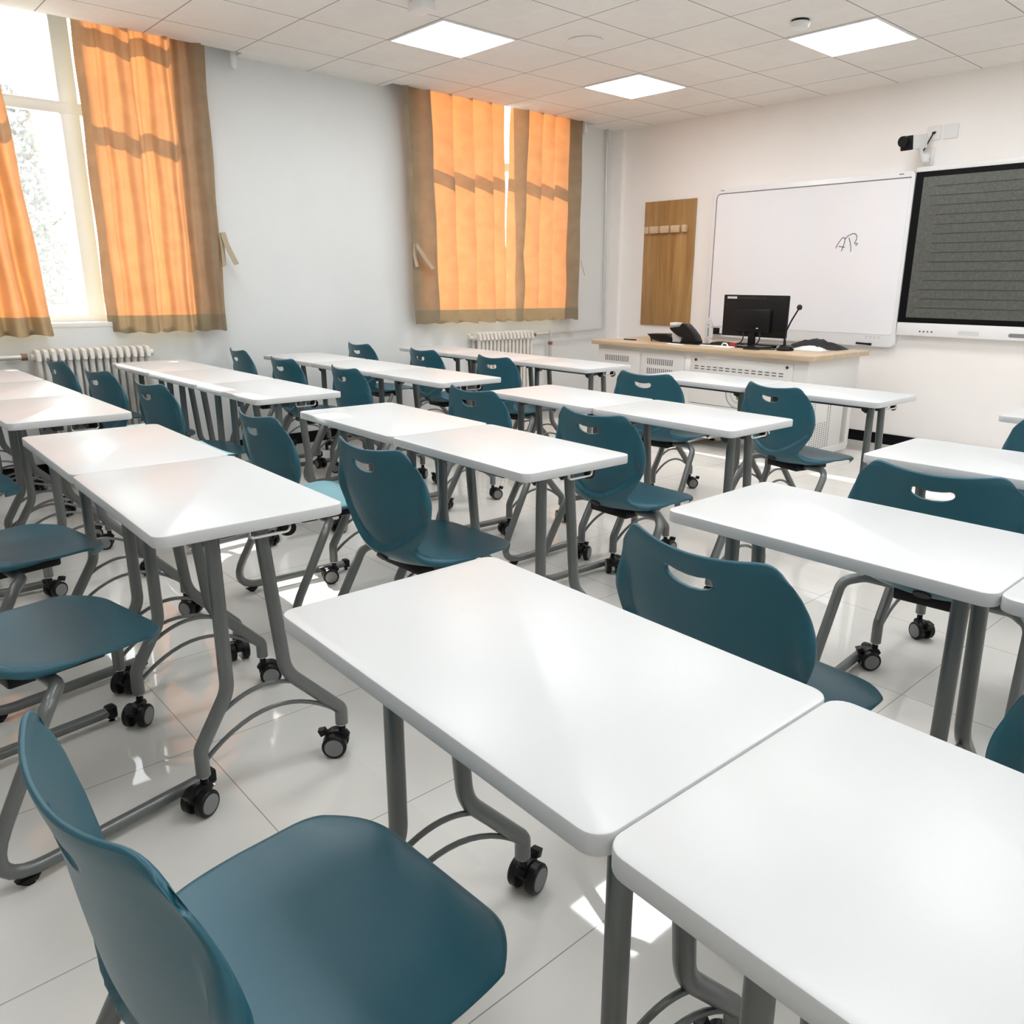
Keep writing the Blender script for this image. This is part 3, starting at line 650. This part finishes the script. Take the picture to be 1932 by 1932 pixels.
def make_caster():
    global _caster
    if _caster is None:
        bm = bm_new(); rw = .034; cy = -.020
        add_cyl(bm, (0, 0, .058), (0, 0, .098), .010, 12, 0)
        add_cyl(bm, (0, 0, .091), (0, 0, .098), .0145, 12, 2)
        add_prism(bm, [(.020, .058), (.012, .070), (-.02, .074), (-.042, .064), (-.053, .045), (-.035, .034), (.0, .032)], -.011, .011, 'x', 0, .003)
        add_prism(bm, [(-.040, .064), (-.048, .078), (-.066, .074), (-.058, .056)], -.012, .012, 'x', 0, .002)
        for q in (-1, 1):
            add_lathe(bm, [(0, q*.010), (rw-.005, q*.010), (rw, q*.013), (rw, q*.029), (rw-.003, q*.033), (.026, q*.0335), (.0, q*.0335)], (0, cy, rw), 'x', 22, 0)
            add_lathe(bm, [(0, q*.0335), (.0255, q*.0335), (.0255, q*.0342), (0, q*.0345)], (0, cy, rw), 'x', 20, 1)
        _caster = obj('caster', bm, ['black', 'hub', 'chrome']); return _caster
    c = _caster.copy(); col.objects.link(c); return c
ROWN = {1: 'front row below the whiteboard', 2: 'second row from the whiteboard', 3: 'third row from the whiteboard', 4: 'nearest row'}
GRPN = {'w': 'window-side', 'm': 'middle', 'e': 'right-hand'}
POSN = {3: ('left', 'centre', 'right'), 2: ('left', 'right')}
GROUPS = [('w', 4, -5.7167, .5069, .0089, 3), ('m', 4, -3.1815, .5109, -.02, 2), ('e', 4, -1.1737, .5059, -.0215, 2),
          ('w', 3, -5.752, 1.494, .0073, 3), ('m', 3, -3.1074, 1.502, -.0242, 2), ('e', 3, -1.1444, 1.4813, .0037, 2),
          ('w', 2, -5.7366, 2.525, .0068, 3), ('m', 2, -3.1256, 2.5326, -.0124, 2), ('e', 2, -1.1432, 2.4914, .011, 2),
          ('w', 1, -5.7635, 3.7254, -.0087, 3), ('m', 1, -3.115, 3.695, 0., 2), ('e', 1, -1.145, 3.741, 0., 2)]
SETN = {'w': 'window-side trio', 'm': 'middle pair', 'e': 'right-hand pair'}
desk0 = None
for g, row, x0, y0, th, n in GROUPS:
    for i in range(n):
        lx, ly = (i+.5)*TL, TW/2
        lab = 'white flip-top student desk at %s of the %s, %s' % (POSN[n][i], SETN[g], ROWN[row])
        if g == 'e' and i == 1 and row in (1,): continue
        loc = (x0+lx*cos(th)-ly*sin(th), y0+lx*sin(th)+ly*cos(th), 0)
        if desk0 is None:
            desk0 = make_desk(); desk0.location = loc; desk0.rotation_euler = (0, 0, th); desk0['label'] = lab; desk0['group'] = 'white student desks on casters'
        else:
            dd = dup(desk0, loc, th, lab)
            for ch in dd.children:
                for k in ch.children:
                    if k.name.startswith('caster'): k.rotation_euler = (0, 0, random.uniform(-pi, pi))

# ================================================================== CHAIRS
def catmull(P, s):
    n = len(P)-1; i = min(int(s), n-1); t = s-i
    p0, p1, p2, p3 = P[max(i-1, 0)], P[i], P[i+1], P[min(i+2, n)]
    return [.5*(2*b+(c-a)*t+(2*a-5*b+4*c-d)*t*t+(-a+3*b-3*c+d)*t**3) for a, b, c, d in zip(p0, p1, p2, p3)]
# centre line of the shell: y, z, half width, edge lift along the normal
PROF = [(.226, .414, .192, .0), (.222, .429, .202, .0), (.200, .439, .211, .002), (.14, .441, .219, .006), (.06, .436, .220, .010), (-.02, .434, .214, .014),
        (-.085, .435, .196, .018), (-.135, .441, .163, .022), (-.172, .458, .140, .030), (-.196, .488, .143, .042), (-.210, .53, .172, .052),
        (-.218, .58, .207, .058), (-.224, .63, .226, .058), (-.229, .675, .230, .055), (-.235, .715, .224, .053), (-.243, .752, .213, .051), (-.250, .778, .203, .050), (-.253, .793, .194, .050)]
NT, NU = 120, 48
def shell_point(t, u, plain=False):
    s = t*(len(PROF)-1)
    y, z, hwid, k = catmull(PROF, s)
    y2, z2, _, _ = catmull(PROF, min(s+.01, len(PROF)-1)); y1, z1, _, _ = catmull(PROF, max(s-.01, 0))
    ty, tz = y2-y1, z2-z1; L_ = math.hypot(ty, tz) or 1; ty /= L_; tz /= L_
    ny, nz = tz, -ty            # towards the sitter
    if ny < 0 and z > .5: ny, nz = -ny, -nz
    if nz < 0 and z < .455: ny, nz = -ny, -nz
    e = abs(u)**2.2*k
    zw = 0.
    N_ = len(PROF)-1; yw = 0.
    if s > N_-5:
        f_ = (s-(N_-5))/5; zw = .014*(abs(u)**1.6)*f_
        if abs(u) > .66: q_ = (abs(u)-.66)/.34; zw -= .050*q_**3.1*f_
    if s < 4.2 and abs(u) > .5:
        q_ = (abs(u)-.5)/.5; yw = -.064*q_**2.9*(min(1, (4.2-s)/3.2))**1.2
    if plain: yw = zw = 0.
    return Vector((u*hwid, y+ny*e+yw, z+nz*e+zw)), Vector((0, ny, nz))
def make_chair():
    t = thing('student_chair', '', 'chair')
    # parameter grid with a hand slot cut near the top
    tt = [[j/NT for i in range(NU+1)] for j in range(NT+1)]; uu = [[i/NU*2-1 for i in range(NU+1)] for j in range(NT+1)]
    zc = lambda s: catmull(PROF, s*(len(PROF)-1))[1]
    jc = min(range(NT+1), key=lambda j: abs(zc(j/NT)-.745)); j0, j1 = jc-2, jc+2; i0, i1 = NU//2-6, NU//2+6
    hole = {}
    loop = [(j0, i) for i in range(i0, i1)]+[(j, i1) for j in range(j0, j1)]+[(j1, i) for i in range(i1, i0, -1)]+[(j, i0) for j in range(j1, j0, -1)]
    tpz = (NT and (zc((jc+1)/NT)-zc((jc-1)/NT))*NT/2)   # dz/dt
    hwc = catmull(PROF, jc/NT*(len(PROF)-1))[2]
    for j, i in loop:
        a = (i-(i0+i1)/2)/((i1-i0)/2); b = (j-jc)/2.0
        # square -> rounded slot, lower side bulging like a smile
        m_ = max(abs(a), abs(b)); 
        ang = math.atan2(b, a*2.2); ca, sa = cos(ang), sin(ang)
        px = .056*math.copysign(abs(ca)**.75, ca); pz = .0165*math.copysign(abs(sa)**.75, sa)
        pz += .006*(px/.056)**2 - .003
        if pz > .008+.008*(px/.056)**2: pz = .008+.008*(px/.056)**2
        hole[(j, i)] = (jc/NT+pz/tpz, px/hwc)
    for (j, i), (a, b) in hole.items(): tt[j][i], uu[j][i] = a, b
    fix = set(hole)
    for it in range(60):
        for j in range(max(j0-8, 1), min(j1+9, NT)):
            for i in range(i0-8, i1+9):
                if (j, i) in fix or (j0 < j < j1 and i0 < i < i1): continue
                nb = [(j-1, i), (j+1, i), (j, i-1), (j, i+1)]
                tt[j][i] = sum(tt[q][r] for q, r in nb)/4; uu[j][i] = sum(uu[q][r] for q, r in nb)/4
    verts = []; F = {}; Bk = {}
    def thick(p):
        x, y, z = abs(p.x), p.y, p.z
        b = .0075
        if y < -.10 and z > .40:
            # flange: raised border round the recessed back panel, V-shaped at the bottom
            if z > .60: xin = catmull(PROF, min(range(160, 171), key=lambda q: abs(catmull(PROF, q/10)[1]-z))/10)[2]-.012 if z > .74 else .212-.0*(z)
            else: xin = .206*max(0., (z-.478)/.122)**.62 if z > .478 else 0.
            if z > .60: xin = .206
            dd = (x-xin)/.014; sst = min(1, max(0, dd+.5)); sst = sst*sst*(3-2*sst)
            if z < .478+.012: sst = max(sst, min(1, max(0, (.490-z)/.012)))
            tp = min(1, max(0, (.735-z)/.10)); b += .020*sst*tp*tp*(3-2*tp)
        elif y <= -.10: b += .020
        else: b += .020*max(0, 1-(y+.10)/.11)
        return b
    idx = {}
    for j in range(NT+1):
        for i in range(NU+1):
            if j0 < j < j1 and i0 < i < i1: continue
            p, n = shell_point(tt[j][i], uu[j][i]); F[(j, i)] = len(verts); verts.append(p)
    # real surface normals by finite difference
    for j in range(NT+1):
        for i in range(NU+1):
            if (j, i) not in F: continue
            t_, u_ = tt[j][i], uu[j][i]; e = 2e-3
            a = shell_point(min(t_+e, 1), u_, True)[0]-shell_point(max(t_-e, 0), u_, True)[0]; b = shell_point(t_, min(u_+e, 1), True)[0]-shell_point(t_, max(u_-e, -1), True)[0]
            n = b.cross(a).normalized()
            if n.dot(shell_point(t_, u_)[1]) < 0: n = -n
            Bk[(j, i)] = len(verts); verts.append(verts[F[(j, i)]] - n*thick(verts[F[(j, i)]]))
    faces = []; tid = []
    def q(a, b, c, d, j): faces.append((a, b, c, d)); tid.append(j)
    for j in range(NT):
        for i in range(NU):
            if j0 <= j < j1 and i0 <= i < i1: continue
            k = [(j, i), (j, i+1), (j+1, i+1), (j+1, i)]
            q(*[F[z] for z in k], j); q(*[Bk[z] for z in k][::-1], j)
    # rounded rim: a middle ring pushed outward
    ringi = [(0, i) for i in range(NU)]+[(j, NU) for j in range(NT)]+[(NT, i) for i in range(NU, 0, -1)]+[(j, 0) for j in range(NT, 0, -1)]
    cent = {}
    mid = []
    for (j, i) in ringi:
        a, b = verts[F[(j, i)]], verts[Bk[(j, i)]]
        t_, u_ = tt[j][i], uu[j][i]; o_ = Vector()
        if abs(u_) > .999: o_ += (shell_point(t_, u_)[0]-shell_point(t_, u_*.96)[0]).normalized()
        if t_ > .9999: o_ += (shell_point(1, u_)[0]-shell_point(.985, u_)[0]).normalized()
        if t_ < .0001: o_ += (shell_point(0, u_)[0]-shell_point(.015, u_)[0]).normalized()
        o_.normalize()
        mid.append(len(verts)); verts.append((a+b)/2+o_*.004)
    n = len(ringi)
    for k in range(n):
        a, b = ringi[k], ringi[(k+1) % n]; jj = min(a[0], b[0])
        q(F[b], F[a], mid[k], mid[(k+1) % n], min(jj, NT-1)); q(mid[(k+1) % n], mid[k], Bk[a], Bk[b], min(jj, NT-1))
    n = len(loop)
    for k in range(n):
        a, b = loop[k], loop[(k+1) % n]; q(F[a], F[b], Bk[b], Bk[a], a[0])
    full = bpy.data.meshes.new('tmp'); full.from_pydata(verts, [], faces); full.update()
    bm = bm_new(); bm.from_mesh(full); bmesh.ops.recalc_face_normals(bm, faces=bm.faces); bm.faces.ensure_lookup_table(); bm.verts.ensure_lookup_table(); bm.normal_update()
    # outward test: front face of seat must look up
    probe = [f for f in bm.faces if abs(f.calc_center_median().x) < .05 and abs(f.calc_center_median().y-.05) < .03 and f.calc_center_median().z > .4345]
    if sum(f.normal.z for f in probe) < 0:
        for f in bm.faces: f.normal_flip()
        bm.normal_update()
    vn = [v.normal.copy() for v in bm.verts]; fl = [[v.index for v in f.verts] for f in bm.faces]; bm.free(); bpy.data.meshes.remove(full)
    js = min(range(NT+1), key=lambda j: abs(zc(j/NT)-.462) if j > NT*.4 else 9)
    for nm, test in (('seat', lambda j: j < js), ('backrest', lambda j: j >= js)):
        used = {}; vv = []; ff = []; nn = []
        for f, j in zip(fl, tid):
            if not test(j): continue
            g = []
            for v in f:
                if v not in used: used[v] = len(vv); vv.append(verts[v]); nn.append(vn[v])
                g.append(used[v])
            ff.append(g)
        me = bpy.data.meshes.new(nm); me.from_pydata(vv, [], ff); me.materials.append(M['teal']); me.shade_smooth(); me.update()
        me.normals_split_custom_set_from_vertices([tuple(x) for x in nn])
        o = bpy.data.objects.new(nm, me); col.objects.link(o); o.parent = t
    r = .0160
    for s in (-1, 1):
        bm = bm_new()
        path = [(0, -.055, .398), (s*.205, -.055, .400), (s*.258, -.100, .385), (s*.276, -.292, .032), (s*.262, .232, .032)]
        add_tube(bm, fillet(path, [.05, .05, .085], 8), r, 12); leg = obj('leg', bm, 'steel', t)
        bm = bm_new(); add_box(bm, s*.262-.017, s*.262+.017, .222, .252, .012, .052, .008, 3); add_cyl(bm, (s*.262, .238, .006), (s*.262, .238, .02), .006, 10)
        add_lathe(bm, [(0, 0), (.013, 0), (.013, .004), (.006, .007), (0, .007)], (s*.262, .238, 0), n=14, mi=1); obj('front_foot_cap', bm, ['black', 'chrome'], leg)
        bm = bm_new(); add_prism(bm, [(-.225, .020), (-.175, .022), (-.185, .008), (-.212, .008)], s*.2725-.012, s*.2725+.012, 'x', 0, .003)
        add_lathe(bm, [(0, 0), (.012, 0), (.012, .004), (.005, .008), (0, .009)], (s*.2725, -.198, 0), n=14, mi=1); obj('rear_foot_cap', bm, ['black', 'chrome'], leg)
    bm = bm_new(); add_box(bm, -.10, .10, -.12, .10, .375, .412, .008); obj('seat_bracket', bm, 'black', t)
    bm = bm_new(); add_lathe(bm, [(0, -.003), (.018, -.003), (.018, .004), (0, .005)], (0, 0, 0), 'y', 16); pl = obj('plug', bm, 'blackm', t); pl.location = (0, -.196, .437); pl.rotation_euler = (R(38), 0, 0); pl.scale = (1.4, 1, .8)
    return t
CH = [ # x, y, rot deg, label
 (-.815, .350, 3.0, 'teal chair seen edge-on in the bottom left corner, nearest the camera'),
 (-2.105, .313, 10.5, 'teal chair with only its seat showing at left edge, just above the nearest chair'),
 (-2.917, .397, 9.6, 'teal chair with cut-off seat at left edge, second up from the nearest chair'),
 (-3.972, .367, -.9, 'teal chair showing only a sliver of seat at far left edge of photo'),
 (-5.545, 1.361, 2.5, 'teal chair before the near radiator, leftmost of its three in third row'),
 (-4.831, 1.399, 6.0, 'teal chair before the near radiator, middle of its three in third row'),
 (-4.071, 1.435, 4.2, 'teal chair right of the near radiator, with sunlit seat, in third row'),
 (-2.848, 1.438, -1.4, 'teal chair at left desk of the middle pair, third row, sun patch on seat'),
 (-2.076, 1.444, 2.6, 'teal chair at right desk of middle pair, third row, fully visible back and seat'),
 (-.822, 1.410, -2.9, 'large dark teal chair directly in front of the nearest white desk'),
 (-.044, 1.312, 0., 'dark teal chair back cut off by right edge of photo, in third row'),
 (-5.665, 2.547, -5.4, 'teal chair by the bare wall, leftmost of its three in second row'),
 (-4.872, 2.500, -.9, 'pale lit teal chair, middle of the window-side three in second row'),
 (-4.116, 2.525, -3.7, 'pale lit teal chair, right of the window-side three in second row'),
 (-2.903, 2.499, -1.4, 'greenish teal chair at left desk of the middle pair, second row'),
 (-2.066, 2.427, -1.0, 'teal chair at right desk of the middle pair, second row'),
 (-.813, 2.415, 5.7, 'dark teal chair at left desk of the right-hand pair, second row'),
 (-5.695, 3.540, -1.7, 'dark teal chair against the bare wall, leftmost of three in front row'),
 (-4.916, 3.620, -2.8, 'dark teal chair below the far curtain, middle of three in front row'),
 (-4.142, 3.655, -1.6, 'dark teal chair in front of far radiator, right of three in front row'),
 (-2.860, 3.667, 4.0, 'teal chair in front of the desk emblem, left of the middle pair, front row'),
 (-2.034, 3.730, -13.0, 'teal chair turned slightly right, before right end of the teacher desk'),
 (-.760, 3.580, 0., 'teal chair cut off by right edge of photo, front row'),
]
chair0 = None
for x, y, a, lab in CH:
    if chair0 is None:
        chair0 = make_chair(); chair0.location = (x, y, 0); chair0.rotation_euler = (0, 0, R(a)); chair0['label'] = lab; chair0['group'] = 'teal student chairs'
    else:
        cc = dup(chair0, (x, y, 0), R(a), lab)
        if 'turned slightly right' in lab:      # small pale doodle scratched on the lower back
            bm = bm_new(); us = []
            for k in range(25):
                f = k/24; us.append((-.62+.62*f, .575+.022*sin(f*9)+.012*sin(f*23)-.01*f))
            pts = []
            for u_, z_ in us:
                tb = min((j/400 for j in range(200, 380)), key=lambda t_: abs(catmull(PROF, t_*(len(PROF)-1))[1]-z_))
                p_, n_ = shell_point(tb, u_); pts.append(p_-n_*.0098)
            add_tube(bm, pts, .0032, 6); obj('doodle', bm, 'paper', cc)

# ================================================================== OUTSIDE
struct(boxo('ground', -60, XW-.31, -40, 40, -.6, -.5, 'concrete'))
t = thing('tree', 'leafy tree, paled by glare, seen through the bright near window', 'tree', (-12.3, 2.3, -.5))
bm = bm_new(); add_tube(bm, [(0, 0, 0), (.05, .02, 1.2), (.0, .1, 2.6), (.05, .05, 3.9)], [.12, .10, .06, .02], 10)
rnd = random.Random(11)
for k in range(14):
    z = 1.0+.2*k; a = rnd.uniform(0, 2*pi); add_tube(bm, [(0.02, .05, z), (.5*cos(a), .5*sin(a), z+.3), (.9*cos(a)*(1-k/20), .9*sin(a)*(1-k/20), z+.45)], [.03, .018, .006], 6)
obj('trunk', bm, 'bark', t)
bm = bm_new()
for k in range(9000):
    z = 1.1+3.0*rnd.random(); rr = (.25+.75*(1-((z-1.1)/3.0))**.6)*(.55+.5*rnd.random()); a = rnd.uniform(0, 2*pi); rr *= rnd.random()**.35
    c = Vector((rr*cos(a), rr*sin(a), z)); n1 = Vector((rnd.gauss(0, 1), rnd.gauss(0, 1), rnd.gauss(0, 1))).normalized(); n2 = n1.orthogonal().normalized()
    l = .035+.03*rnd.random(); bm.faces.new([bm.verts.new(c+n1*l), bm.verts.new(c+n2*l*.5), bm.verts.new(c-n1*l), bm.verts.new(c-n2*l*.5)])
fo = obj('foliage', bm, 'glare_leaf', t, smooth=False); fo['kind'] = 'stuff'
